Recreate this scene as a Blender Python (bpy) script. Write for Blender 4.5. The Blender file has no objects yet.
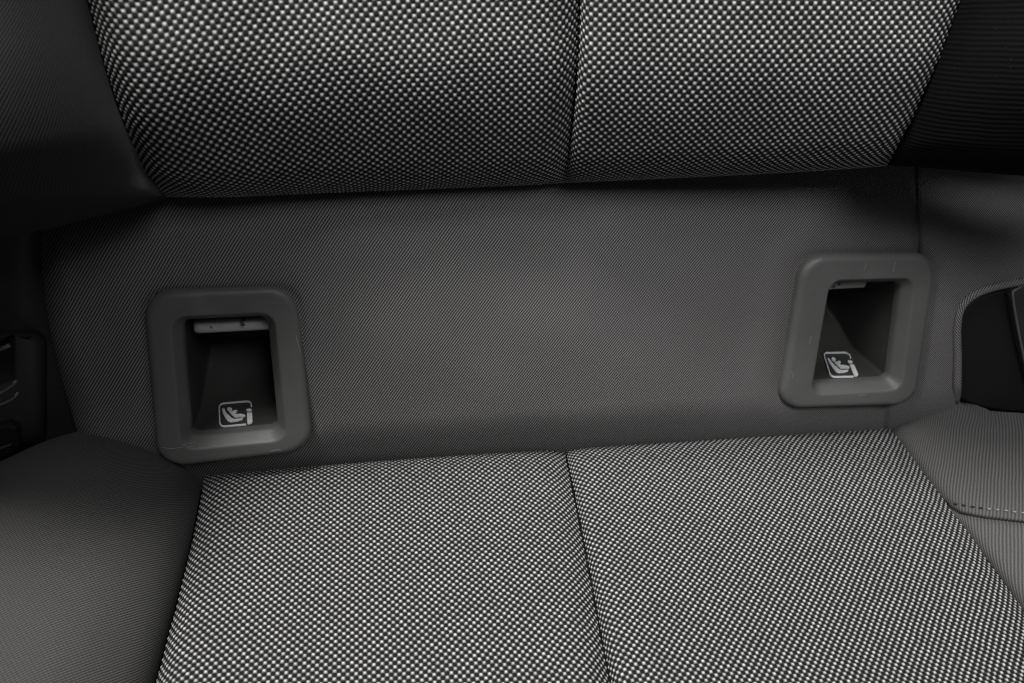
import bpy, math
import numpy as np
from mathutils import Vector
S = bpy.context.scene
COL = S.collection
R = math.radians

# ------------------------------------------------------------------ camera
PITCH = R(45.0)
CAM = np.array([0.0, 0.0, 0.85])
W_PX, H_PX, LENS = 1024.0, 683.0, 28.0
F = W_PX * LENS / 36.0
FWD = np.array([0.0, math.cos(PITCH), -math.sin(PITCH)])
DOWN = np.array([0.0, -math.sin(PITCH), -math.cos(PITCH)])
RIGHT = np.array([1.0, 0.0, 0.0])
cam_d = bpy.data.cameras.new('camera')
cam = bpy.data.objects.new('camera', cam_d)
COL.objects.link(cam)
cam.location = CAM
cam.rotation_euler = (R(90) - PITCH, 0, 0)
cam_d.lens = LENS
cam_d.sensor_width = 36.0
cam_d.clip_start = 0.01
cam_d.clip_end = 50.0
cam_d.dof.use_dof = True
cam_d.dof.focus_distance = 0.315
cam_d.dof.aperture_fstop = 15.0
S.camera = cam

# ------------------------------------------------------------------ world and lamps
wd = bpy.data.worlds.new('World')
S.world = wd
wd.use_nodes = True
bg = wd.node_tree.nodes['Background']
bg.inputs['Color'].default_value = (0.85, 0.93, 1.0, 1)
bg.inputs['Strength'].default_value = 0.04
S.view_settings.view_transform = 'Standard'
S.view_settings.look = 'None'
S.view_settings.exposure = -0.08
S.view_settings.gamma = 1.0
S.cycles.use_denoising = True
S.cycles.denoising_prefilter = 'NONE'
S.cycles.filter_width = 1.2


def P(px, py, d):
    """photograph direction (px, py) at distance d along the viewing axis -> place in the world"""
    px, py, d = np.broadcast_arrays(np.asarray(px, float), np.asarray(py, float), np.asarray(d, float))
    return CAM + ((px - 512.0) / F * d)[..., None] * RIGHT + ((py - 341.5) / F * d)[..., None] * DOWN + d[..., None] * FWD


def lamp(name, off, target, size, power, col, size_y=None):
    l = bpy.data.lights.new(name, 'AREA')
    l.shape = 'RECTANGLE'
    l.size = size
    l.size_y = size_y or size
    l.energy = power
    l.color = col
    o = bpy.data.objects.new(name, l)
    COL.objects.link(o)
    loc = CAM + off[0] * RIGHT - off[1] * DOWN + off[2] * FWD
    o.location = loc
    o.rotation_euler = (Vector(target) - Vector(loc)).to_track_quat('-Z', 'Y').to_euler()
    return o


TGT = P(560, 400, 0.36)
lamp('roof_lamp', (-0.12, 0.68, -0.28), TGT, 0.26, 12.5, (1.0, 0.99, 0.97), 0.20)
lamp('door_light', (-0.46, 0.44, -0.40), TGT, 0.36, 6.0, (1.0, 1.0, 1.0), 0.26)
o = lamp('front_fill', (0.20, 0.16, -0.30), P(880, 350, 0.36), 0.22, 0.36, (0.98, 0.99, 1.0), 0.18)  # added fill from near the camera, aimed to brighten the right side
o.data.spread = R(75)

# ------------------------------------------------------------------ bookkeeping
def link(o, parent=None):
    COL.objects.link(o)
    if parent is not None:
        o.parent = parent
    return o


def thing(name, label, cat, group=None):
    o = bpy.data.objects.new(name, None)
    link(o)
    o['label'] = label
    o['category'] = cat
    if group:
        o['group'] = group
    return o


def mesh_obj(name, verts, faces, mat, parent=None, smooth=True, uv=None):
    me = bpy.data.meshes.new(name)
    me.from_pydata([tuple(v) for v in verts], [], [tuple(f) for f in faces])
    me.update()
    if smooth:
        me.polygons.foreach_set('use_smooth', [True] * len(me.polygons))
    if uv is not None:
        l = me.uv_layers.new(name='cloth')
        idx = np.empty(len(me.loops), int)
        me.loops.foreach_get('vertex_index', idx)
        l.data.foreach_set('uv', np.asarray(uv)[idx].astype(np.float32).ravel())
    me.materials.append(mat)
    return link(bpy.data.objects.new(name, me), parent)


def grid_obj(name, G, mat, parent=None, uv=None, keep=None):
    """G: (rows, cols, 3) points -> a quad sheet, fast path for dense cloth; keep: (rows-1, cols-1) bool"""
    nr, nc = G.shape[:2]
    a = np.arange(nr * nc).reshape(nr, nc)
    q = np.stack([a[:-1, :-1], a[1:, :-1], a[1:, 1:], a[:-1, 1:]], -1).reshape(-1, 4)
    if keep is not None:
        q = q[keep.ravel()]
    me = bpy.data.meshes.new(name)
    me.vertices.add(nr * nc)
    me.vertices.foreach_set('co', G.reshape(-1, 3).astype(np.float32).ravel())
    me.loops.add(q.size)
    me.loops.foreach_set('vertex_index', q.astype(np.int32).ravel())
    me.polygons.add(len(q))
    me.polygons.foreach_set('loop_start', np.arange(0, q.size, 4, dtype=np.int32))
    me.polygons.foreach_set('loop_total', np.full(len(q), 4, np.int32))
    me.polygons.foreach_set('use_smooth', np.ones(len(q), bool))
    if uv is not None:
        l = me.uv_layers.new(name='cloth')
        l.data.foreach_set('uv', uv.reshape(-1, 2)[q.ravel()].astype(np.float32).ravel())
    me.update(calc_edges=True)
    me.validate()
    me.materials.append(mat)
    return link(bpy.data.objects.new(name, me), parent)


# ------------------------------------------------------------------ curves and sheets
def curve(pts, n=200):
    """smooth (Catmull-Rom) line through the points -> function of 0..1 by length"""
    p = np.asarray(pts, float)
    if len(p) == 2:
        q = p[0] + np.linspace(0, 1, n)[:, None] * (p[1] - p[0])
    else:
        e = np.vstack([2 * p[0] - p[1], p, 2 * p[-1] - p[-2]])
        out = []
        for i in range(1, len(e) - 2):
            t = np.linspace(0, 1, n, endpoint=(i == len(e) - 3))[:, None]
            a, b, c, d = e[i - 1], e[i], e[i + 1], e[i + 2]
            out.append(0.5 * (2 * b + (c - a) * t + (2 * a - 5 * b + 4 * c - d) * t ** 2 + (3 * b - a - 3 * c + d) * t ** 3))
        q = np.vstack(out)
    s = np.r_[0, np.cumsum(np.linalg.norm(np.diff(q, axis=0), axis=1))]
    s /= s[-1]
    return lambda t: np.stack([np.interp(t, s, q[:, k]) for k in range(q.shape[1])], -1)


def coons(top, bot, left, right):
    T, B, L, Rr = map(curve, (top, bot, left, right))
    c00, c10, c01, c11 = T(0.0), T(1.0), B(0.0), B(1.0)

    def f(s, t):
        s, t = np.broadcast_arrays(s, t)
        S_, T_ = s[..., None], t[..., None]
        return ((1 - T_) * T(s) + T_ * B(s) + (1 - S_) * L(t) + S_ * Rr(t)
                - ((1 - S_) * (1 - T_) * c00 + S_ * (1 - T_) * c10 + (1 - S_) * T_ * c01 + S_ * T_ * c11))
    return f


def dist_poly(X, Y, pts, closed=False):
    """distance (in photograph units) from points to a polyline"""
    p = np.asarray(pts, float)
    if closed:
        p = np.vstack([p, p[:1]])
    best = np.full(np.shape(X), 1e9)
    for a, b in zip(p[:-1], p[1:]):
        d = b - a
        t = np.clip(((X - a[0]) * d[0] + (Y - a[1]) * d[1]) / (d @ d), 0, 1)
        best = np.minimum(best, np.hypot(X - a[0] - t * d[0], Y - a[1] - t * d[1]))
    return best


def inside_poly(X, Y, pts):
    p = np.asarray(pts, float)
    r = np.zeros(np.shape(X), bool)
    for (x1, y1), (x2, y2) in zip(p, np.roll(p, -1, 0)):
        c = ((y1 > Y) != (y2 > Y))
        xi = (x2 - x1) * (Y - y1) / (y2 - y1 + 1e-12) + x1
        r ^= c & (X < xi)
    return r


def even(fn, n, N=3000, lo=0.0, hi=1.0):
    """n parameters in lo..hi evenly spaced by length along the 3-D line fn(t)"""
    t = np.linspace(lo, hi, N)
    q = fn(t)
    s = np.r_[0, np.cumsum(np.linalg.norm(np.diff(q, axis=0), axis=1))]
    return np.interp(np.linspace(0, s[-1], n), s, t), s[-1]


def normals(G):
    du = np.gradient(G, axis=1)
    dv = np.gradient(G, axis=0)
    n = np.cross(du, dv)
    n /= np.linalg.norm(n, axis=-1, keepdims=True) + 1e-15
    s = np.sign(((CAM - G) * n).sum(-1).mean())
    return n * s


def cloth_uv(G, e1):
    """cloth coordinates in metres: along the threads by length, straight down the middle row and column"""
    nr, nc = G.shape[:2]
    i0, j0 = nr // 2, nc // 2
    n = normals(G)[i0, j0]
    e1 = e1 - n * (e1 @ n)
    e1 /= np.linalg.norm(e1)
    e2 = np.cross(n, e1)
    if e2 @ (-DOWN) < 0:
        e2 = -e2
    step_u = np.linalg.norm(np.diff(G, axis=1), axis=-1)
    cu = np.concatenate([np.zeros((nr, 1)), np.cumsum(step_u, 1)], 1)
    step_v = np.linalg.norm(np.diff(G, axis=0), axis=-1)
    cv = np.concatenate([np.zeros((1, nc)), np.cumsum(step_v, 0)], 0)
    u_mid = (G[:, j0] - G[i0, j0]) @ e1
    v_mid = (G[i0, :] - G[i0, j0]) @ e2
    u = cu - cu[:, j0:j0 + 1] + u_mid[:, None]
    sgn = -1.0
    v = sgn * (cv - cv[i0:i0 + 1, :]) + v_mid[None, :]
    return np.stack([u, v], -1)


CELL = 0.00148        # half the repeat of the checked weave


def weave_height(uv):
    a = np.sin(np.pi * uv[..., 0] / CELL)
    b = np.sin(np.pi * uv[..., 1] / CELL)
    s = a * b
    return np.where(s > 0, 1.0, 0.75) * np.sqrt(np.abs(s) + 1e-6)


# ------------------------------------------------------------------ materials
def new_mat(name):
    m = bpy.data.materials.new(name)
    m.use_nodes = True
    nt = m.node_tree
    nt.nodes.clear()
    out = nt.nodes.new('ShaderNodeOutputMaterial')
    b = nt.nodes.new('ShaderNodeBsdfPrincipled')
    nt.links.new(b.outputs[0], out.inputs[0])
    return m, nt, b


class NT:
    def __init__(s, nt):
        s.nt = nt

    def n(s, t, **kw):
        x = s.nt.nodes.new(t)
        for k, v in kw.items():
            setattr(x, k, v)
        return x

    def l(s, a, b):
        s.nt.links.new(a, b)

    def math(s, op, a, b=None, c=None, clamp=False):
        x = s.n('ShaderNodeMath', operation=op, use_clamp=clamp)
        for i, v in enumerate((a, b, c)):
            if v is None:
                continue
            if isinstance(v, (int, float)):
                x.inputs[i].default_value = v
            else:
                s.l(v, x.inputs[i])
        return x.outputs[0]

    def ramp(s, v, a, b):
        x = s.n('ShaderNodeMapRange', clamp=True, interpolation_type='SMOOTHSTEP')
        s.l(v, x.inputs[0])
        x.inputs[1].default_value, x.inputs[2].default_value = a, b
        return x.outputs[0]

    def mix(s, f, a, b):
        x = s.n('ShaderNodeMix', data_type='RGBA')
        if isinstance(f, (int, float)):
            x.inputs[0].default_value = f
        else:
            s.l(f, x.inputs[0])
        for i, v in ((6, a), (7, b)):
            if isinstance(v, tuple):
                x.inputs[i].default_value = (*v, 1)
            else:
                s.l(v, x.inputs[i])
        return x.outputs[2]

    def noise(s, vec, scale, detail=2.0, rough=0.5):
        x = s.n('ShaderNodeTexNoise')
        if vec is not None:
            s.l(vec, x.inputs['Vector'])
        x.inputs['Scale'].default_value = scale
        x.inputs['Detail'].default_value = detail
        x.inputs['Roughness'].default_value = rough
        return x.outputs[0]

    def bump(s, h, strength, dist):
        x = s.n('ShaderNodeBump')
        s.l(h, x.inputs['Height'])
        x.inputs['Strength'].default_value = strength
        x.inputs['Distance'].default_value = dist
        return x.outputs[0]


def mat_weave():
    m, nt, b = new_mat('checked_weave_cloth')
    k = NT(nt)
    uv = k.n('ShaderNodeUVMap', uv_map='cloth').outputs[0]
    sx = k.n('ShaderNodeSeparateXYZ')
    k.l(uv, sx.inputs[0])
    u, v = sx.outputs[0], sx.outputs[1]
    su = k.math('SINE', k.math('MULTIPLY', u, math.pi / CELL))
    sv = k.math('SINE', k.math('MULTIPLY', v, math.pi / CELL))
    s = k.math('MULTIPLY', su, sv)
    fib = k.noise(uv, 5200, 2)
    spot = k.noise(uv, 420, 2)
    s2 = k.math('ADD', s, k.math('MULTIPLY_ADD', fib, 0.30, -0.15))
    mr = k.n('ShaderNodeMapRange', clamp=True)
    k.l(s2, mr.inputs[0])
    mr.inputs[1].default_value, mr.inputs[2].default_value = -0.33, 0.95
    white = k.math('POWER', mr.outputs[0], 2.0)
    wn = k.n('ShaderNodeTexWhiteNoise', noise_dimensions='2D')
    cv = k.n('ShaderNodeCombineXYZ')
    k.l(k.math('FLOOR', k.math('MULTIPLY', u, 1 / CELL)), cv.inputs[0])
    k.l(k.math('FLOOR', k.math('MULTIPLY', v, 1 / CELL)), cv.inputs[1])
    k.l(cv.outputs[0], wn.inputs['Vector'])
    light = k.mix(k.math('MULTIPLY_ADD', wn.outputs[0], 0.6, k.math('MULTIPLY', spot, 0.4)), (0.34, 0.338, 0.332), (0.62, 0.617, 0.608))
    dark = k.mix(fib, (0.004, 0.004, 0.0042), (0.014, 0.0136, 0.0134))
    k.l(k.mix(white, dark, light), b.inputs['Base Color'])
    b.inputs['Roughness'].default_value = 0.75
    b.inputs['Specular IOR Level'].default_value = 0.10
    b.inputs['Sheen Weight'].default_value = 0.0
    k.l(k.bump(fib, 0.35, 0.0002), b.inputs['Normal'])
    return m


def mat_twill(name, lo, hi, period=0.00107, slope=1.2, contrast_noise=0.28, sheen=0.05, pill=0.0, spec=0.2):
    m, nt, b = new_mat(name)
    k = NT(nt)
    uv = k.n('ShaderNodeUVMap', uv_map='cloth').outputs[0]
    sx = k.n('ShaderNodeSeparateXYZ')
    k.l(uv, sx.inputs[0])
    u, v = sx.outputs[0], sx.outputs[1]
    wob = k.math('MULTIPLY_ADD', k.noise(uv, 90, 2), 0.5, -0.25)
    if slope is None:      # ribs running up and down
        ph = k.math('ADD', k.math('MULTIPLY', u, 1 / period), wob)
        brk = k.math('MULTIPLY_ADD', v, 1 / 0.0009, k.math('MULTIPLY', u, 0.5 / period))
    elif slope == 0:       # ribs running across
        ph = k.math('ADD', k.math('MULTIPLY', v, 1 / period), wob)
        brk = k.math('MULTIPLY_ADD', u, 1 / 0.0008, k.math('MULTIPLY', v, 0.5 / period))
    else:
        ph = k.math('ADD', k.math('MULTIPLY', k.math('MULTIPLY_ADD', u, slope, k.math('MULTIPLY', v, -1.0)), 1 / (slope * period)), wob)
        brk = k.math('MULTIPLY', k.math('ADD', u, v), 1 / (1.4 * period))
    w = k.math('MULTIPLY_ADD', k.math('SINE', k.math('MULTIPLY', ph, 2 * math.pi)), 0.5, 0.5)
    w2 = k.math('MULTIPLY_ADD', k.math('SINE', k.math('MULTIPLY', brk, 2 * math.pi)), 0.5, 0.5)
    fib = k.noise(uv, 1800, 3, 0.7)
    h = k.math('MULTIPLY', w, k.math('MULTIPLY_ADD', w2, 0.35, 0.65))
    c = k.math('ADD', k.math('MULTIPLY', h, 1 - contrast_noise * 0.5), k.math('MULTIPLY_ADD', fib, contrast_noise, -contrast_noise * 0.35), clamp=True)
    base = k.mix(c, lo, hi)
    if pill:
        p_ = k.ramp(k.noise(uv, 900, 1), 0.74, 0.80)
        base = k.mix(k.math('MULTIPLY', p_, pill), base, (0.45, 0.44, 0.43))
    k.l(base, b.inputs['Base Color'])
    b.inputs['Roughness'].default_value = 0.85
    b.inputs['Specular IOR Level'].default_value = spec
    b.inputs['Sheen Weight'].default_value = sheen
    k.l(k.bump(k.math('ADD', h, k.math('MULTIPLY', fib, 0.4)), 0.6, 0.00025), b.inputs['Normal'])
    return m


def mat_plastic(name, col, rough=0.5, grain=0.25, scuff=0.0, scuff_col=(0.35, 0.34, 0.32), dust=0.0, scale=2600):
    m, nt, b = new_mat(name)
    k = NT(nt)
    co = k.n('ShaderNodeTexCoord').outputs['Object']
    g = k.noise(co, scale, 2)
    base = k.mix(k.noise(co, 60, 4), tuple(c * 0.85 for c in col), tuple(c * 1.15 for c in col))
    if dust:
        d = k.math('MULTIPLY', k.ramp(k.noise(co, 55, 5, 0.7), 0.45, 0.75), dust)
        base = k.mix(d, base, (0.085, 0.082, 0.078))
        sp = k.ramp(k.noise(co, 850, 2), 0.72, 0.78)
        base = k.mix(k.math('MULTIPLY', sp, dust), base, (0.3, 0.28, 0.25))
    if scuff:
        mp = k.n('ShaderNodeMapping')
        mp.inputs['Scale'].default_value = (1.0, 7.0, 2.0)
        mp.inputs['Rotation'].default_value = (0.4, 0.5, 0.6)
        k.l(co, mp.inputs[0])
        a = k.ramp(k.noise(mp.outputs[0], 170, 3, 0.6), 0.71, 0.76)
        z = k.ramp(k.noise(co, 38, 2), 0.52, 0.66)
        base = k.mix(k.math('MULTIPLY', k.math('MULTIPLY', a, z), scuff), base, scuff_col)
    k.l(base, b.inputs['Base Color'])
    k.l(k.math('MULTIPLY_ADD', k.noise(co, 90, 3), 0.2, rough - 0.1), b.inputs['Roughness'])
    b.inputs['Specular IOR Level'].default_value = 0.45
    if grain:
        k.l(k.bump(g, grain, 0.00025), b.inputs['Normal'])
    return m


def mat_bar():
    m, nt, b = new_mat('zinc_coated_steel')
    k = NT(nt)
    co = k.n('ShaderNodeTexCoord').outputs['Object']
    a = k.ramp(k.noise(co, 140, 4, 0.65), 0.60, 0.68)
    k.l(k.mix(a, (0.56, 0.56, 0.545), (0.06, 0.055, 0.05)), b.inputs['Base Color'])
    b.inputs['Roughness'].default_value = 0.45
    b.inputs['Metallic'].default_value = 0.25
    k.l(k.bump(k.noise(co, 500, 3), 0.2, 0.0003), b.inputs['Normal'])
    return m


def mat_print():
    m, nt, b = new_mat('white_print')
    k = NT(nt)
    co = k.n('ShaderNodeTexCoord').outputs['Object']
    k.l(k.mix(k.ramp(k.noise(co, 700, 3), 0.3, 0.8), (0.86, 0.87, 0.88), (0.70, 0.71, 0.72)), b.inputs['Base Color'])
    b.inputs['Roughness'].default_value = 0.5
    return m


WEAVE = mat_weave()
TWILL = mat_twill('grey_twill_cloth', (0.010, 0.0097, 0.0096), (0.315, 0.303, 0.299), contrast_noise=0.22, period=0.00124, slope=1.4, pill=0.3)
TWILL_SIDE = mat_twill('grey_rib_cloth', (0.030, 0.029, 0.0285), (0.150, 0.146, 0.143), period=0.00140, slope=None, contrast_noise=0.7)
TWILL_DARK = mat_twill('charcoal_twill_cloth', (0.004, 0.004, 0.0042), (0.030, 0.030, 0.030))
TWILL_BOL = mat_twill('grey_bolster_cloth', (0.010, 0.0098, 0.0096), (0.130, 0.127, 0.123), slope=0.9, contrast_noise=0.6, period=0.00125)
BLACK_RIB = mat_twill('black_ribbed_cloth', (0.0012, 0.0012, 0.0012), (0.0042, 0.0042, 0.0042), period=0.0016, slope=0, pill=0.05, sheen=0.0, spec=0.06)
BEZEL = mat_plastic('grained_grey_plastic', (0.108, 0.109, 0.104), 0.42, 0.45, scuff=0.7)
POCKET = mat_plastic('dusty_black_plastic', (0.046, 0.045, 0.043), 0.45, 0.3, scuff=0.6, dust=0.4)
BLACKP = mat_plastic('matt_black_plastic', (0.010, 0.010, 0.010), 0.42, 0.12, scuff=0.25)
TRIMP = mat_plastic('dark_trim_plastic', (0.027, 0.027, 0.0275), 0.5, 0.3)
GLOSSP = mat_plastic('glossy_black_plastic', (0.012, 0.012, 0.012), 0.25, 0.0)
THREAD = mat_plastic('pale_grey_thread', (0.22, 0.215, 0.21), 0.8, 0.3, scale=6000)
THREAD_D = mat_plastic('dark_grey_thread', (0.015, 0.015, 0.015), 0.8, 0.3, scale=6000)
STEEL = mat_bar()
PRINT = mat_print()
SCUFF = mat_plastic('pale_worn_plastic', (0.26, 0.255, 0.24), 0.7, 0.3)

# ------------------------------------------------------------------ where the surfaces lie (inverse distance over the photograph)
def w_band(x, y):
    return 3.077 - 0.000791 * (x - 229) - 0.001737 * (y - 372)


def w_cush(x, y):
    return 2.95 - 0.00045 * (x - 250) + 0.0040 * (y - 490)


def w_back(x, y):
    yy = y - 40
    q = np.where(yy > -40, 0.000014 * yy ** 2 * np.sign(np.maximum(yy, 0)), 0)
    xl = np.clip((600 - x) / 430, 0, 3)
    xr = np.clip((x - 640) / 300, 0, 3)
    return 3.83 - 0.0016 * yy - q + (0.42 + 0.12 * np.clip(y / 190, 0, 1)) * xl ** 1.6 - 0.05 * xr ** 2


BN = None
def plane_normal(wf):
    a, b, c = P(500, 300, 1 / wf(500., 300.)), P(600, 300, 1 / wf(600., 300.)), P(500, 360, 1 / wf(500., 360.))
    n = np.cross(b - a, c - a)
    n /= np.linalg.norm(n)
    return n if n @ (CAM - a) > 0 else -n


BN = plane_normal(w_band)
E_BAND = P(800, 330, 1 / w_band(800., 330.)) - P(230, 372, 1 / w_band(230., 372.))
E_BAND /= np.linalg.norm(E_BAND)


def hit(px, py, p0, n):
    """where the line of sight (px, py) meets the plane through p0"""
    d = P(px, py, 1.0) - CAM
    t = ((p0 - CAM) @ n) / (d @ n)
    return CAM + d * t


def undulate(x, y, a):
    return a * (np.sin(x * 0.021 + y * 0.013 + 1.0) + np.sin(x * 0.011 - y * 0.027 + 2.2) + 0.6 * np.sin(x * 0.047 + y * 0.031) + 0.4 * np.sin(y * 0.07 - x * 0.035 + 0.7))


# ------------------------------------------------------------------ backrest and cushion: woven inserts
def along(pl):
    """x of a rising seam line at any height y"""
    q = curve(pl)(np.linspace(0, 1, 400))
    return lambda y: np.interp(y, q[:, 1], q[:, 0])


def tuck(delta, h, w):
    return h * np.exp(-np.maximum(delta, 0) / w)


def insert(name, bounds, wf, seams, round_side, rpx, rm, mat, parent, e1, amp=0.00045, div=5, skirt=0.03):
    """one quilted panel: seams = [(polyline, depth, width)], round_side 'bottom' or 'top' rolls out of sight"""
    f = coons(*bounds)
    edge = bounds[1] if round_side == 'bottom' else bounds[0]

    def sheet(s, t):
        s, t = np.broadcast_arrays(np.asarray(s, float), np.asarray(t, float))
        tt = t if round_side == 'bottom' else t
        over = np.maximum(t - 1, 0) if round_side == 'bottom' else np.maximum(-t, 0)
        q = f(s, np.clip(tt, 0, 1))
        x, y = q[..., 0], q[..., 1]
        d = 1 / wf(x, y)
        for pl, h, w in seams:
            d = d + tuck(dist_poly(x, y, pl), h, w)
        de = dist_poly(x, y, curve(edge)(np.linspace(0, 1, 60)))
        k = np.clip(1 - de / rpx, 0, 1)
        d = d + rm * (1 - np.sqrt(np.clip(1 - k * k, 0, 1)))
        d = d + undulate(x, y, 0.00025)
        y = y + (-over * 60 if round_side == 'bottom' else over * 60)
        d = d + over * (skirt / 0.2)
        return P(x, y, d)

    lo, hi = (0.0, 1.2) if round_side == 'bottom' else (-0.2, 1.0)
    L_u = np.linalg.norm(np.diff(sheet(np.linspace(0, 1, 400), 0.5), axis=0), axis=1).sum()
    L_v = np.linalg.norm(np.diff(sheet(0.5, np.linspace(lo, hi, 400)), axis=0), axis=1).sum()
    nu, nv = int(L_u / (CELL / div)), int(L_v / (CELL / div))
    su, _ = even(lambda a: sheet(a, 0.5), nu)
    tv, _ = even(lambda a: sheet(0.5, a), nv, lo=lo, hi=hi)
    G = sheet(su[None, :], tv[:, None])
    uv = cloth_uv(G, e1)
    a, b = uv[..., 0].copy(), uv[..., 1].copy()
    uv[..., 0] += 0.00008 * (np.sin(b * 310 + a * 70 + 1) + 0.8 * np.sin(b * 890 - a * 240) + 0.6 * np.sin(a * 520 + b * 150))
    uv[..., 1] += 0.00008 * (np.sin(a * 290 - b * 90 + 2) + 0.8 * np.sin(a * 830 + b * 260 + 4) + 0.6 * np.sin(b * 470 - a * 170))
    G = G + normals(G) * (amp * weave_height(uv))[..., None]
    return grid_obj(name, G, mat, parent, uv)


backrest = thing('rear_car_seat', 'upright part of the rear seat with white dotted cloth above a smooth grey band', 'car seat')
cushion = thing('seat_cushion', 'rear seat cushion with black and white checked cloth and smooth grey side bolsters', 'seat cushion')

SB_L = [(60, -110), (75, -50), (88, 0), (105, 66), (125, 125), (146, 172), (166, 196)]
SB_M = [(583, -110), (581, -40), (580, 0), (578, 60), (573, 120), (567, 182)]
SB_R = [(992, -110), (975, -50), (960, 0), (938, 60), (912, 118), (887, 165)]
top_l = [(60, -110), (583, -110)]
top_r = [(583, -110), (992, -110)]
bot_l = [(166, 196), (230, 196), (300, 193), (430, 188), (520, 184.5), (567, 182)]
bot_r = [(567, 182), (700, 176), (800, 171), (860, 167), (887, 165)]
e_back = P(870, 60, 1 / w_back(np.array(870.), np.array(60.))) - P(330, 78, 1 / w_back(np.array(330.), np.array(78.)))
def shifted(pts, k):
    return [(a + k, b) for a, b in pts]


insert('fabric_insert', (shifted(top_l[:1], 1.6) + shifted(top_l[1:], -1.3), bot_l, shifted(SB_L[:-2], 1.6) + SB_L[-2:], shifted(SB_M[:-1], -1.3) + SB_M[-1:]), w_back, [(SB_L, 0.012, 13), (SB_M, 0.010, 13)], 'bottom', 30, 0.015, WEAVE, backrest, e_back)
insert('fabric_insert', (shifted(top_r[:1], 1.3) + top_r[1:], bot_r, shifted(SB_M[:-1], 1.3) + SB_M[-1:], SB_R), w_back, [(SB_M, 0.008, 4.5), (SB_R, 0.005, 9)], 'bottom', 30, 0.015, WEAVE, backrest, e_back)

SC_L = [(204, 476), (200, 495), (190, 545), (176, 603), (155, 683), (132, 780), (104, 900)]
SC_M = [(565, 450), (571, 480), (585, 550), (610, 683), (630, 780), (655, 900)]
SC_R = [(889, 428), (925, 476), (968, 534), (1024, 612), (1130, 770), (1217, 900)]
ctop_l = [(204, 476), (300, 468), (430, 458), (565, 450)]
ctop_r = [(565, 450), (700, 441), (800, 434), (889, 428)]
cbot_l = [(104, 900), (655, 900)]
cbot_r = [(655, 900), (1217, 900)]
e_cush = P(820, 560, 1 / w_cush(820., 560.)) - P(260, 602, 1 / w_cush(260., 602.))
insert('fabric_insert', (ctop_l[:-1] + shifted(ctop_l[-1:], -1.0), shifted(cbot_l[:1], 2.0) + shifted(cbot_l[1:], -1.6), SC_L[:1] + shifted(SC_L[1:], 2.0), shifted(SC_M[:1], -1.0) + shifted(SC_M[1:], -1.6)), w_cush, [(SC_L, 0.009, 9), (SC_M, 0.0085, 12)], 'top', 16, 0.006, WEAVE, cushion, e_cush)
insert('fabric_insert', (shifted(ctop_r[:1], 0.8) + ctop_r[1:], shifted(cbot_r[:1], 1.6) + cbot_r[1:], shifted(SC_M[:1], 0.8) + shifted(SC_M[1:], 1.6), SC_R), w_cush, [(SC_M, 0.008, 7), (SC_R, 0.004, 8)], 'top', 16, 0.006, WEAVE, cushion, e_cush)


# ------------------------------------------------------------------ plain cloth sheets
def cloth(name, bounds, depth, mat, parent, nu, nv, e1=RIGHT, lo=0.0, hi=1.0, hole=None, skirt=None, uv_depth=None):
    f = coons(*bounds)
    s = np.linspace(0, 1, nu)[None, :]
    t = np.linspace(lo, hi, nv)[:, None]
    s, t = np.broadcast_arrays(s, t)
    q = f(s, np.clip(t, 0, 1))
    x, y = q[..., 0].copy(), q[..., 1].copy()
    d = depth(x, y)
    if skirt:
        over = np.maximum(t - 1, 0) + np.maximum(-t, 0)
        d = d + over * skirt[0]
        y = y + over * skirt[1]
    G = P(x, y, d)
    keep = None
    if hole is not None:
        xc = (x[:-1, :-1] + x[1:, 1:]) / 2
        yc = (y[:-1, :-1] + y[1:, 1:]) / 2
        keep = ~hole(xc, yc)
    if uv_depth is None:
        return grid_obj(name, G, mat, parent, cloth_uv(G, e1), keep)
    B = P(x, y, 1 / uv_depth(x, y))
    n = normals(B)[nv // 2, nu // 2]
    a = e1 - n * (e1 @ n)
    a /= np.linalg.norm(a)
    b = np.cross(n, a)
    b = b if b @ (-DOWN) > 0 else -b
    B = B - B[nv // 2, nu // 2]
    return grid_obj(name, G, mat, parent, np.stack([B @ a, B @ b], -1), keep)


# outlines of the two guides (virtual corners: top left, top right, bottom right, bottom left)
GUIDE_L = [(142, 290.5), (297, 284.5), (314.5, 449), (159, 468)]
GUIDE_R = [(802, 254.5), (936, 253), (914, 404), (777, 408)]
CUT = [(959, 402), (957.5, 360), (957, 325), (962, 306), (975, 294), (995, 286.5), (1024, 281), (1060, 277), (1100, 275), (1180, 273), (1180, 420), (1000, 416), (972, 408)]


def shrink(pts, k):
    p = np.asarray(pts, float)
    c = p.mean(0)
    return c + (p - c) * k


SEAM_B = [(915, 150), (916.5, 200), (918.5, 248), (905, 330), (886, 400), (883, 440), (880, 490)]
CREASE = [(200, 474), (300, 468), (430, 458), (565, 450), (700, 441), (800, 434), (889, 428)]


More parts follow.
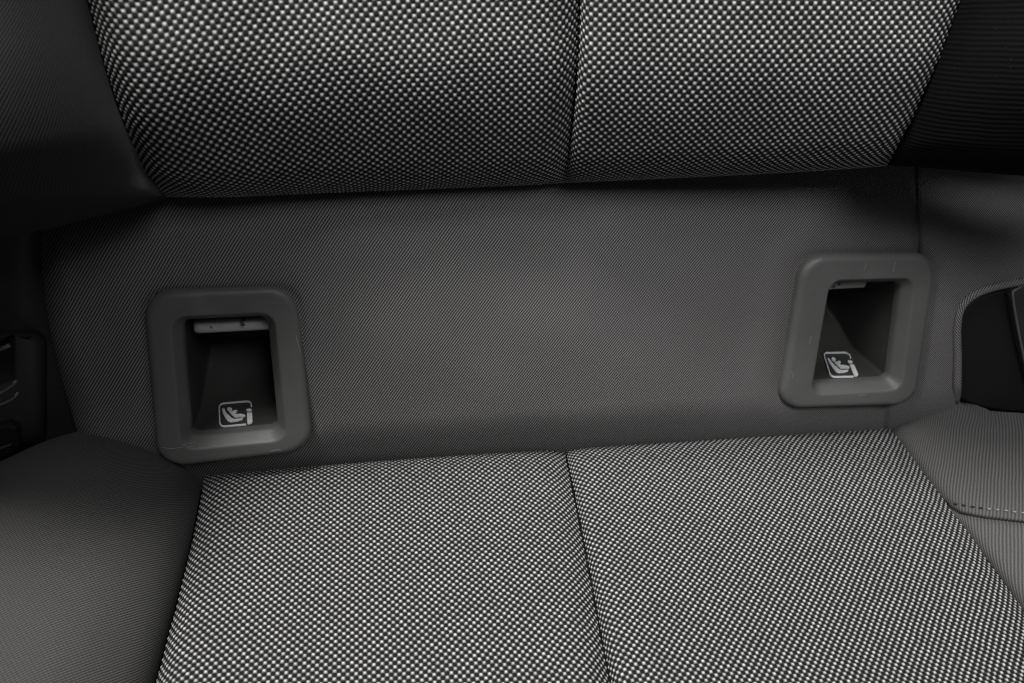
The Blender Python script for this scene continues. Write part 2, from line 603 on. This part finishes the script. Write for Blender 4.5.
def band_depth(x, y):
    d = 1 / w_band(x, y)
    for g, puff in ((GUIDE_L, 0.0006), (GUIDE_R, 0.0011)):
        gi = shrink(g, 0.70)
        de = dist_poly(x, y, gi, True)
        de = np.where(inside_poly(x, y, gi), -de, de) - 23.0
        d = d - puff * np.exp(-((de - 20) / 13) ** 2) + 0.0016 * np.exp(-(np.maximum(de, 0) / 4) ** 2)
    d = d + tuck(dist_poly(x, y, SEAM_B), 0.0042, 3.2)
    # the cloth turns in towards the seat joint, and bows out a little in the middle
    yb = np.interp(x, [p[0] for p in CREASE], [p[1] for p in CREASE])
    k = np.clip((y - (yb - 42)) / 42, 0, 2)
    d = d + 0.011 * k ** 2
    d = d - 0.006 * np.sin(np.clip((x - 40) / 870, 0, 1) * np.pi) * np.sin(np.clip((y - 180) / 280, 0, 1) * np.pi)
    # the top edge turns back into the fold under the backrest
    yt = np.interp(x, [0, 166, 300, 567, 700, 887, 1024], [240, 200, 197, 190, 184, 172, 182])
    k = np.clip((yt + 50 - y) / 60, 0, 2)
    d = d + 0.007 * k ** 2
    # left edge rolls away beside the side trim
    xl = np.interp(y, [180, 240, 330, 425, 490], [36, 38, 50, 75, 96])
    k = np.clip(1 - (x - xl) / 26, 0, 1)
    d = d + 0.011 * (1 - np.sqrt(np.clip(1 - k * k, 0, 1)))
    return d + undulate(x, y, 0.0003)


def in_guides(x, y):
    return inside_poly(x, y, shrink(GUIDE_L, 0.80)) | inside_poly(x, y, shrink(GUIDE_R, 0.80))


cloth('lower_panel', ([(36, 150), (915, 150)], [(100, 500), (880, 490)], [(36, 150), (38, 240), (50, 330), (75, 425), (100, 500)], SEAM_B),
      band_depth, TWILL, backrest, 440, 180, E_BAND, hole=in_guides, uv_depth=w_band)
cloth('lower_panel', ([(915, 150), (1180, 150)], [(880, 490), (1180, 480)], SEAM_B, [(1180, 150), (1180, 480)]),
      band_depth, TWILL, backrest, 150, 180, E_BAND, hole=lambda x, y: in_guides(x, y) | inside_poly(x, y, CUT), uv_depth=w_band)


# side bolsters of the backrest
def bol_ul(x, y):
    xe = along(SB_L)(y)
    de = np.maximum(xe - x, 0)
    w = w_back(np.full_like(x, 110.0), y) + 1.35 * (1 - np.exp(-de / 120))
    d = 1 / w + tuck(de, 0.012, 10)
    yb = np.interp(x, [-620, -300, -160, 0, 40, 100, 166], [275, 268, 255, 238, 231, 216, 199])
    k = np.clip(1 - (yb - y) / 95, 0, 1)
    return d + 0.026 * (1 - np.sqrt(np.clip(1 - k * k, 0, 1)))


cloth('side_bolster', ([(-1500, -110), (59, -110)], [(-1500, 290), (-620, 275), (-300, 268), (-160, 255), (0, 238), (40, 231), (100, 216), (168, 199)], [(-1500, -110), (-1500, 290)], shifted(SB_L[:-2], -1.0) + [(148, 172), (168, 199)]),
      bol_ul, TWILL_DARK, backrest, 520, 190, RIGHT, 0.0, 1.15, skirt=(0.3, -60))


def bol_ur(x, y):
    xe = along(SB_R)(y)
    de = np.maximum(x - xe, 0)
    w = w_back(np.full_like(x, 930.0), np.minimum(y, 170)) + 0.55 * (1 - np.exp(-de / 90)) 
    d = 1 / w + tuck(de, 0.006, 8)
    yb = np.interp(x, [887, 940, 1024, 1180], [165, 169, 176, 186])
    k = np.clip(1 - (yb - y) / 30, 0, 1)
    return d + 0.012 * (1 - np.sqrt(np.clip(1 - k * k, 0, 1)))


o = cloth('side_bolster', ([(992, -110), (1180, -110)], [(887, 165), (940, 169), (1024, 176), (1180, 186)], SB_R, [(1180, -110), (1180, 186)]),
          bol_ur, BLACK_RIB, backrest, 120, 170, RIGHT, 0.0, 1.15, skirt=(0.25, -60))
o['label'] = 'black ribbed side bolster of the backrest'


def up_depth(x, y):
    w = w_back(np.clip(x, 90, 960), y)
    return 1 / (w + 1.35 * (1 - np.exp(-np.maximum(70 - x, 0) / 120)) + 0.55 * (1 - np.exp(-np.maximum(x - 980, 0) / 90))) + 0.006


cloth('upper_panel', ([(-1500, -2500), (1180, -2500)], [(-1500, -108), (1180, -108)], [(-1500, -2500), (-1500, -108)], [(1180, -2500), (1180, -108)]),
      up_depth, TWILL_DARK, backrest, 90, 160, RIGHT)


cloth('dark_backing', ([(-160, -108), (1180, -108)], [(-160, 225), (40, 200), (166, 168), (300, 166), (567, 158), (887, 142), (1180, 155)], [(-160, -108), (-160, 235)], [(1180, -108), (1180, 165)]),
      lambda x, y: 1 / w_back(np.clip(x, 110, 950), np.minimum(y, 160)) + 0.026, BLACKP, backrest, 120, 60, RIGHT)  # added black sheet: stops light leaks and darkens the seam gaps


# cushion: bolster on the left, plain side panels on the right
BTOP = [(-170, 520), (-60, 482), (0, 461), (40, 443), (75, 432), (105, 432), (140, 440), (175, 456), (204, 476)]


def bol_ll(x, y):
    xe = along(SC_L)(y)
    de = np.maximum(xe - x, 0)
    w = w_cush(xe, y) + 0.75 * (1 - np.exp(-de / 130))
    d = 1 / w + tuck(de, 0.011, 9)
    yb = np.interp(x, [p[0] for p in BTOP], [p[1] for p in BTOP])
    k = np.clip(1 - (y - yb) / 60, 0, 1)
    return d + 0.016 * (1 - np.sqrt(np.clip(1 - k * k, 0, 1))) + undulate(x, y, 0.0004)


cloth('side_bolster', (BTOP, [(-170, 900), (104, 900)], [(-170, 520), (-170, 900)], SC_L), bol_ll, TWILL_BOL, cushion, 170, 220, RIGHT, -0.15, 1.0, skirt=(0.3, 60))

cloth('dark_backing', ([(190, 490), (565, 462), (900, 442)], [(90, 895), (1225, 895)], [(190, 490), (90, 895)], [(900, 442), (1225, 895)]),
      lambda x, y: 1 / w_cush(x, y) + 0.018, BLACKP, cushion, 60, 40, RIGHT)  # added black sheet so the cushion seam gaps look dark

PTOP = [(889, 428), (905, 415), (925, 403), (948, 396), (966, 399), (985, 408), (1024, 413), (1300, 426)]
SEAM_S = [(940, 502), (960, 514), (985, 518.5), (1024, 523), (1180, 540)]


def side_depth(x, y):
    xe = along(SC_R)(y)
    de = np.maximum(x - xe, 0)
    w = w_cush(np.minimum(xe, 1220), y) + 0.20 * (1 - np.exp(-de / 100)) - 0.0001 * de
    d = 1 / w + tuck(de, 0.0045, 7)
    yb = np.interp(x, [p[0] for p in PTOP], [p[1] for p in PTOP])
    k = np.clip(1 - (y - yb) / 22, 0, 1)
    d = d + 0.007 * (1 - np.sqrt(np.clip(1 - k * k, 0, 1)))
    ds = dist_poly(x, y, SEAM_S)
    d = d + tuck(ds, 0.0035, 1.8)
    st = dist_poly(x, y, STITCH)
    return d + tuck(st, 0.0006, 2.5) + undulate(x, y, 0.0003)


STITCH = [(944, 502), (965, 505.5), (985, 508.5), (1005, 510.5), (1024, 513), (1100, 521), (1180, 530)]
SPLIT = [(947, 508), (955, 512.5), (985, 518.5), (1024, 523), (1180, 540)]
SR_UP = [(889, 428), (925, 476), (947, 508)]
SR_DN = [(947, 508), (968, 534), (1024, 612), (1130, 770), (1217, 900)]
a_, b_ = [P(1005, yy, side_depth(np.array(1005.), np.array(yy))) for yy in (440., 560.)]
c_ = P(1060, 500, side_depth(np.array(1060.), np.array(500.)))
n_ = np.cross(b_ - a_, c_ - a_)
e_side = np.cross(b_ - a_, n_)
e_side *= np.sign(e_side @ RIGHT)
cloth('side_panel', (PTOP[:-1] + [(1300, 426)], SPLIT[:-1] + [(1300, 554)], SR_UP, [(1300, 426), (1300, 554)]), side_depth, TWILL_SIDE, cushion, 200, 100, e_side, -0.2, 1.0, skirt=(0.2, 40))
cloth('side_panel', (SPLIT[:-1] + [(1300, 554)], [(1217, 900), (1300, 900)], SR_DN, [(1300, 554), (1300, 900)]), side_depth, TWILL_SIDE, cushion, 160, 140, e_side)


# ------------------------------------------------------------------ tubes, slabs
def tube(name, pts, r, mat, parent, n=8, caps=True, flat=1.0, up=None):
    p = np.asarray(pts, float)
    k = len(p)
    tan = np.gradient(p, axis=0)
    tan /= np.linalg.norm(tan, axis=1, keepdims=True)
    ref = -FWD if up is None else up
    V, Fc = [], []
    rr = np.full(k, r) if np.isscalar(r) else np.asarray(r)
    for i in range(k):
        a = np.cross(tan[i], ref)
        a /= np.linalg.norm(a)
        b = np.cross(a, tan[i])
        for j in range(n):
            th = 2 * math.pi * j / n
            V.append(p[i] + rr[i] * (math.cos(th) * a + flat * math.sin(th) * b))
    for i in range(k - 1):
        for j in range(n):
            Fc.append((i * n + j, i * n + (j + 1) % n, (i + 1) * n + (j + 1) % n, (i + 1) * n + j))
    if caps:
        Fc.append(tuple(range(n))[::-1])
        Fc.append(tuple((k - 1) * n + j for j in range(n)))
    uv = np.array([[0.001 * (j % n), 0.001 * (j // n)] for j in range(k * n)])
    ln = np.r_[0, np.cumsum(np.linalg.norm(np.diff(p, axis=0), axis=1))]
    uv = np.array([[2 * r * math.pi * j / n if np.isscalar(r) else 0.001 * j, ln[i]] for i in range(k) for j in range(n)])
    return mesh_obj(name, V, Fc, mat, parent, True, uv)


# stitches along the side seam of the cushion
sc = curve(STITCH)
tl = np.linspace(0.0, 1.0, 29)
for i in range(28):
    a, b = tl[i] + 0.006, tl[i] + 0.0225
    q = sc(np.linspace(a, b, 5))
    d = side_depth(q[:, 0], q[:, 1]) - 0.0003 - 0.0004 * np.sin(np.linspace(0, np.pi, 5))
    x_mid = q[2, 0]
    tube('stitch', P(q[:, 0], q[:, 1], d), [0.00025, 0.00045, 0.0005, 0.00045, 0.00025], THREAD if x_mid > 985 else THREAD_D, cushion, 6)

# piping round the cut-out for the right buckle
q = curve([(955, 402), (957, 392), (957.5, 360), (957, 325), (962, 306), (975, 294.5), (995, 287), (1024, 281.5), (1060, 278), (1110, 275), (1180, 273)])(np.linspace(0, 1, 60))
d = 1 / w_band(q[:, 0], q[:, 1]) - 0.0018 + np.clip((q[:, 1] - 386) / 16, 0, 1) * 0.007
o = tube('piping', P(q[:, 0], q[:, 1], d), 0.0019, TWILL, backrest, 10)


def slab(name, poly, depth_at, thick, bev, mat, parent=None, n_dir=None, smooth_n=0):
    """a plate with a rounded rim: poly in photograph units on the surface depth_at, thickness away from the camera"""
    p = np.asarray(poly, float)
    if smooth_n:
        p = curve(np.vstack([p, p[:1]]))(np.linspace(0, 1, smooth_n, endpoint=False))
    c = p.mean(0)
    nd = BN if n_dir is None else n_dir

    def inset(k):
        nx = np.roll(p, -1, 0) - np.roll(p, 1, 0)
        nx /= np.linalg.norm(nx, axis=1, keepdims=True) + 1e-9
        nr = np.stack([-nx[:, 1], nx[:, 0]], 1)
        area = 0.5 * np.sum(p[:, 0] * np.roll(p[:, 1], -1) - np.roll(p[:, 0], -1) * p[:, 1])
        return p + nr * k * (1 if area > 0 else -1)
    rings = []
    bp = bev * F * 3.0          # bevel in photograph units (about 3 per metre of inverse distance)
    for k, h in ((0, -thick), (0, -bev), (0.3 * bp, -0.3 * bev), (bp, 0)):
        q = inset(k)
        rings.append(P(q[:, 0], q[:, 1], depth_at(q[:, 0], q[:, 1])) + nd * h)
    n = len(p)
    V = np.vstack(rings)
    Fc = [(r * n + i, r * n + (i + 1) % n, (r + 1) * n + (i + 1) % n, (r + 1) * n + i) for r in range(3) for i in range(n)]
    Fc.append(tuple(3 * n + i for i in range(n)))
    Fc.append(tuple(range(n))[::-1])
    return mesh_obj(name, V, Fc, mat, parent, False)


# ------------------------------------------------------------------ anchor guides
def rrect(a, b, r, n=8):
    """rounded rectangle, half sizes a, b -> points from the right, counter-clockwise (y up)"""
    out = []
    for cx, cy, t0 in ((a - r, b - r, 0), (-a + r, b - r, 90), (-a + r, -b + r, 180), (a - r, -b + r, 270)):
        for i in range(n + 1):
            t = R(t0 + 90 * i / n)
            out.append((cx + r * math.cos(t), cy + r * math.sin(t)))
    return np.array(out)


def loft(name, rings, mat, parent, cap_end=False):
    n = len(rings[0])
    V = np.vstack(rings)
    Fc = [(r * n + i, r * n + (i + 1) % n, (r + 1) * n + (i + 1) % n, (r + 1) * n + i) for r in range(len(rings) - 1) for i in range(n)]
    if cap_end:
        Fc.append(tuple((len(rings) - 1) * n + i for i in range(n)))
    return mesh_obj(name, V, Fc, mat, parent, True)


SYM_OX, SYM_SX = 185.0, 635.0


def sym_pt(zx, zy):
    x = (zx - 185.0) / 635.0
    return x, (zy - (170.0 - 52.0 * x)) / 450.0


def symbol(parent, corners, nrm):
    tl_, tr_, br_, bl_ = corners

    def m(x, y, h):
        return (1 - y) * ((1 - x) * tl_ + x * tr_) + y * ((1 - x) * bl_ + x * br_) + nrm * h
    V, Fc = [], []

    def poly(pts):
        b = len(V)
        for x, y in pts:
            V.append(m(x, y, 0.0003))
        for x, y in pts:
            V.append(m(x, y, -0.0003))
        n = len(pts)
        Fc.append(tuple(b + i for i in range(n)))
        for i in range(n):
            Fc.append((b + i, b + n + i, b + n + (i + 1) % n, b + (i + 1) % n))
    # open frame
    r_, w_ = 0.15, 0.038
    path = []
    for cx, cy, t0 in ((1 - 0.02 - r_, r_, 0), (r_, r_, 90), (r_, 1 - r_, 180)):
        for i in range(9):
            t = R(t0 + 90 * i / 8)
            path.append((cx + r_ * math.cos(t), cy - r_ * math.sin(t) * 1.0))
    path = [(0.98, 0.25)] + path + [(0.81, 1.0)]
    pa = np.array(path)
    pa[:, 1] = np.clip(pa[:, 1], 0, 1)
    tg = np.gradient(pa, axis=0)
    tg /= np.linalg.norm(tg, axis=1, keepdims=True)
    nr = np.stack([-tg[:, 1], tg[:, 0]], 1)
    o_, i_ = pa - nr * w_ / 2, pa + nr * w_ / 2
    for k in range(len(pa) - 1):
        poly([o_[k], o_[k + 1], i_[k + 1], i_[k]])
    ell = lambda cx, cy, rx, ry, n=18: [sym_pt(cx + rx * math.cos(2 * math.pi * i / n), cy + ry * math.sin(2 * math.pi * i / n)) for i in range(n)]
    poly(ell(762, 303, 55, 23))
    poly([sym_pt(*q) for q in ((720, 360), (820, 358), (826, 520), (812, 550), (770, 566), (724, 568))])
    poly(ell(384, 286, 48, 36))
    poly([sym_pt(*q) for q in ((235, 288), (262, 268), (290, 280), (306, 338), (345, 390), (425, 466), (480, 483), (638, 463), (620, 488), (520, 516), (400, 530), (348, 518), (300, 460), (252, 370))])
    poly([sym_pt(*q) for q in ((374, 338), (430, 332), (455, 316), (518, 306), (533, 328), (510, 352), (474, 368), (500, 384), (600, 382), (682, 398), (688, 420), (660, 434), (560, 432), (482, 444), (444, 416), (398, 372))])
    return mesh_obj('child_seat_symbol', V, Fc, PRINT, parent, False)


def guide(label, quad, sym_px, holes, floor_k, kink):
    root = thing('anchor_guide', label, 'anchor guide', 'child seat anchor guides')
    GUIDES.append(root)
    p0 = P(500, 340, 1 / w_band(500., 340.))
    TL, TR, BR, BL = [hit(x, y, p0 + BN * 0.003, BN) - BN * 0.003 for x, y in quad]
    hTL, hTR, hBR, hBL = [hit(x, y, p0, BN) for x, y in holes]
    a = (np.linalg.norm(TR - TL) + np.linalg.norm(BR - BL)) / 4
    b = (np.linalg.norm(BL - TL) + np.linalg.norm(BR - TR)) / 4
    print('guide size mm', a * 2000, b * 2000)

    def m(q, h, c4=(TL, TR, BR, BL), aa=a, bb=b):
        s = (q[:, 0] / aa + 1) / 2
        t = (1 - q[:, 1] / bb) / 2
        s, t = s[:, None], t[:, None]
        h = np.broadcast_to(np.asarray(h, float), (len(q),))
        return (1 - t) * ((1 - s) * c4[0] + s * c4[1]) + t * ((1 - s) * c4[3] + s * c4[2]) + h[:, None] * BN

    ho = (hTL, hTR, hBR, hBL)
    ah = (np.linalg.norm(hTR - hTL) + np.linalg.norm(hBR - hBL)) / 4
    bh = (np.linalg.norm(hBL - hTL) + np.linalg.norm(hBR - hTR)) / 4
    rc, rh = 0.0115, 0.0035
    n = 10

    def outer(i, h):
        return m(rrect(a - i, b - i, rc - 0.45 * i, n), h)

    def inner(i, h):      # i: distance outside the opening
        return m(rrect(ah + i, bh + i, rh + 0.8 * i, n), h, ho, ah, bh)
    rings = [outer(0.0, -0.008), outer(0.0, -0.002), outer(0.0, 0.0022), outer(0.0003, 0.0034), outer(0.0010, 0.0044), outer(0.0019, 0.0050), outer(0.0029, 0.0052), outer(0.0034, 0.00523),
             inner(0.0046, 0.00523), inner(0.0041, 0.0052), inner(0.0036, 0.0050), inner(0.0032, 0.0045), inner(0.0029, 0.0041), inner(0.0010, 0.0011), inner(0.0006, 0.0005), inner(0.0003, 0.0000), inner(0.0, -0.0012), inner(0.0, -0.004)]
    loft('bezel', rings, BEZEL, root)
    # the recess behind it: sides taper slightly, the floor climbs towards the back
    rr = []
    for h, ins, lift in ((-0.003, -0.0003, 0.0), (-0.012, 0.0, 0.0), (-kink, 0.0, 0.0), (-kink - 0.012, 0.0006, floor_k), (-kink - 0.03, 0.0012, floor_k * 2.2)):
        q = rrect(ah - ins, bh - ins, 0.0022, n)
        q[:, 1] = np.where(q[:, 1] < 0, q[:, 1] + lift + 0.055 * (-h - 0.003), q[:, 1])
        rr.append(m(q, h, ho, ah, bh))
    rec = loft('recess', rr, POCKET, root, True)
    # plane of the front part of the floor
    q = np.array([(-ah * .6, -bh + 0.0003), (ah * .6, -bh + 0.0003), (0, -bh + 0.0003 + 0.055 * 0.009)])
    f0 = m(q[:2], -0.003, ho, ah, bh)
    f1 = m(q[2:], -0.012, ho, ah, bh)[0]
    fn = np.cross(f0[1] - f0[0], f1 - f0[0])
    fn /= np.linalg.norm(fn)
    if fn @ (CAM - f0[0]) < 0:
        fn = -fn
    print('symbol depths', [round(float((hit(x, y, f0[0], fn) - p0) @ BN) * 1000, 1) for x, y in sym_px])
    symbol(root, [hit(x, y, f0[0] + fn * 0.0004, fn) for x, y in sym_px], fn)
    return root, BN


HOLE_L = [(182, 320), (267, 316), (278, 428), (192, 436)]
HOLE_R = [(829.5, 283.5), (901, 281.5), (889, 379.5), (813, 383.5)]
GUIDES = []
guide('scuffed grey plastic anchor guide set in the shaded band, nearest the cushion bolster', GUIDE_L,
      [(219.2, 403.7), (251.8, 400.9), (252.3, 424), (220, 426.8)], HOLE_L, 0.006, 0.026)
guide('slanted grey plastic anchor guide beside the black buckle plate', GUIDE_R,
      [(823.2, 352.9), (848.7, 352.5), (858.8, 376.5), (830.8, 377)], HOLE_R, 0.006, 0.031)

# wear on the guides: thin pale scratches lying on the face
def scratch(pts, r=0.00016):
    p0 = P(500, 340, 1 / w_band(500., 340.)) + BN * 0.00528
    q = curve(pts)(np.linspace(0, 1, 10))
    tube('scratch', [hit(x, y, p0, BN) for x, y in q], [r * .3, r * .8, r, r * .7, r, r * .9, r * .6, r, r * .7, r * .2], SCUFF, GUIDES[0 if pts[0][0] < 500 else 1], 5, flat=0.4, up=BN)


for pts in ([(161, 447.5), (172, 448.5), (183, 447)], [(181, 446.5), (186, 444), (192, 443), (199, 440.5)], [(187, 448), (193, 445.5), (203, 443)],
            [(296, 335), (299, 348), (301, 357)], [(270, 452), (277, 450), (282, 450.5)], [(864, 271), (865.5, 266), (865, 262)], [(893, 272), (894, 267), (896, 262)],
            [(812, 335), (810, 341), (809.5, 345)], [(790, 371), (793, 375), (792, 379)], [(858, 396), (862, 395), (867, 395.5)], [(884, 392), (889, 390), (892, 387)]):
    scratch(pts)

# steel bars seen at the back of the two openings
def anchor_bar(label, p_from, p_to, w0, deep, r):
    p0 = P(500, 340, 1 / w_band(500., 340.)) - BN * deep
    A, B = hit(*p_from, p0, BN), hit(*p_to, p0, BN)
    t = np.r_[0, 0.012, 0.05, np.linspace(0.1, 0.95, 8), 1.0]
    q = A + t[:, None] * (B - A)
    rr = np.r_[r * 0.7, r * 0.9, np.full(len(t) - 2, r)]
    o = tube('anchor_bar', q, rr, STEEL, None, 20)
    o['label'] = label
    o['category'] = 'anchor bar'
    o['group'] = 'child seat anchor bars'
    return o


anchor_bar('pale stained steel bar across the top of the scuffed guide opening', (194.5, 326.5), (292, 321.5), 0, 0.013, 0.0029)
anchor_bar('short pale steel bar glimpsed in the slanted guide opening', (826, 284), (863, 282), 0, 0.013, 0.0026)

# ------------------------------------------------------------------ right: buckle plate in the piped cut-out
def band_off(k):
    return lambda x, y: 1 / w_band(x, y) + k


plate = thing('buckle_plate', 'flat matt black plastic plate in the piped cloth cut-out', 'buckle plate')
slab('plate', [(957, 395), (957, 330), (963, 309), (977, 298), (1000, 290), (1040, 283), (1110, 278), (1180, 276), (1180, 418), (1060, 414), (1004, 411), (985, 407.5), (968, 402)],
     band_off(0.004), 0.006, 0.0010, BLACKP, plate)
slab('raised_cover', [(1011, 296), (1014, 288.5), (1030, 284), (1110, 279), (1180, 277), (1180, 404), (1100, 402), (1041, 399), (1034, 392), (1024, 356)],
     band_off(-0.0015), 0.006, 0.0014, TRIMP, plate)
q = curve([(1034, 394), (1024, 358), (1013, 299), (1016, 290), (1030, 285), (1110, 280)])(np.linspace(0, 1, 40))
tube('cover_edge_highlight', P(q[:, 0], q[:, 1], 1 / w_band(q[:, 0], q[:, 1]) - 0.0014), 0.0006, BEZEL, plate, 8)  # paler tube laid on the bevel as its painted bright edge

# ------------------------------------------------------------------ left: side trim with buckle housing
trim = thing('side_trim', 'dark plastic side trim in the shade beside the band', 'side trim')


def trim_depth(x, y):
    return 1 / w_band(x, y) + 0.004 + 0.00022 * np.maximum(x - 20, 0) - 0.00006 * np.maximum(20 - x, 0)


def grid_sheet(name, x0, x1, y0, y1, depth, mat, parent, n=40):
    x = np.linspace(x0, x1, n)[None, :] + np.zeros((n, 1))
    y = np.linspace(y0, y1, n)[:, None] + np.zeros((1, n))
    return grid_obj(name, P(x, y, depth(x, y)), mat, parent)


grid_sheet('trim_panel', -170, 110, 200, 540, trim_depth, TRIMP, trim)

g = np.array([[CAM + -0.25 * RIGHT + u * -DOWN + f_ * FWD for f_ in np.linspace(0.05, 0.36, 12)] for u in np.linspace(-0.16, 0.15, 12)])
grid_obj('unseen_light_blocker', g, TRIMP, trim)  # unseen panel added left of view to block light from the left

hous = thing('buckle_housing', 'black plastic seat belt buckle housing with a slot, at the dark edge of the seat', 'buckle housing')


def hd(off):
    return lambda x, y: trim_depth(x, y) - off


def housing():
    def rr(x0, y0, x1, y1, r, sk, d_off):
        q = rrect((x1 - x0) / 2, (y1 - y0) / 2, r, 6)
        x = (x0 + x1) / 2 + q[:, 0]
        y = (y0 + y1) / 2 - q[:, 1] - sk * q[:, 0]
        return P(x, y, trim_depth(x, y) - d_off)
    rings = [rr(-80, 330, 47, 447, 14, 0.0, 0.0), rr(-78, 332, 45, 445, 14, 0.0, 0.008), rr(-75, 335, 41, 441, 13, 0, 0.011), rr(-70, 339, 34, 436, 10, 0, 0.0125),
             rr(-62, 347, 17, 395, 6, 0.35, 0.0125), rr(-61, 349, 14, 392, 5, 0.35, 0.0118), rr(-60, 351, 11, 388, 4, 0.35, 0.002)]
    loft('housing_shell', rings, TRIMP, hous, True)


housing()
q = curve([(-62, 417), (-20, 401), (0, 393), (12, 386), (16, 380)])(np.linspace(0, 1, 16))
tube('slot_edge_highlight', P(q[:, 0], q[:, 1], trim_depth(q[:, 0], q[:, 1]) - 0.013), 0.0007, BEZEL, hous, 8)  # this and the next two: paler grey standing in for lit slot edges
q = curve([(-62, 428), (-20, 413), (0, 405), (14, 398), (18, 392)])(np.linspace(0, 1, 16))
tube('slot_edge_highlight', P(q[:, 0], q[:, 1], trim_depth(q[:, 0], q[:, 1]) - 0.013), 0.0006, BEZEL, hous, 8)
q = curve([(-62, 363), (-20, 354), (0, 349), (10, 345)])(np.linspace(0, 1, 16))
tube('slot_edge_highlight', P(q[:, 0], q[:, 1], trim_depth(q[:, 0], q[:, 1]) - 0.013), 0.0008, BEZEL, hous, 8)

bk = thing('belt_buckle', 'glossy black seat belt buckle end just below the slotted housing', 'belt buckle')
slab('buckle_body', [(-60, 440), (8, 424), (17, 428), (19, 447), (12, 455), (-60, 480)], hd(0.016), 0.02, 0.0015, GLOSSP, bk)
q = curve([(-58, 466), (-10, 452), (12, 444)])(np.linspace(0, 1, 8))
tube('release_button_edge', P(q[:, 0], q[:, 1], hd(0.017)(q[:, 0], q[:, 1])), 0.0006, TRIMP, bk, 6)

# ------------------------------------------------------------------ added dark sheet behind the seat, keeps the gaps dark
x = np.linspace(-700, 1800, 6)[None, :] + np.zeros((6, 1))
y = np.linspace(-500, 1300, 6)[:, None] + np.zeros((1, 6))
o = grid_obj('rear_backing', P(x, y, np.full(x.shape, 0.48)), TRIMP)
o['kind'] = 'structure'
o['label'] = 'added dark backing sheet behind the seat'
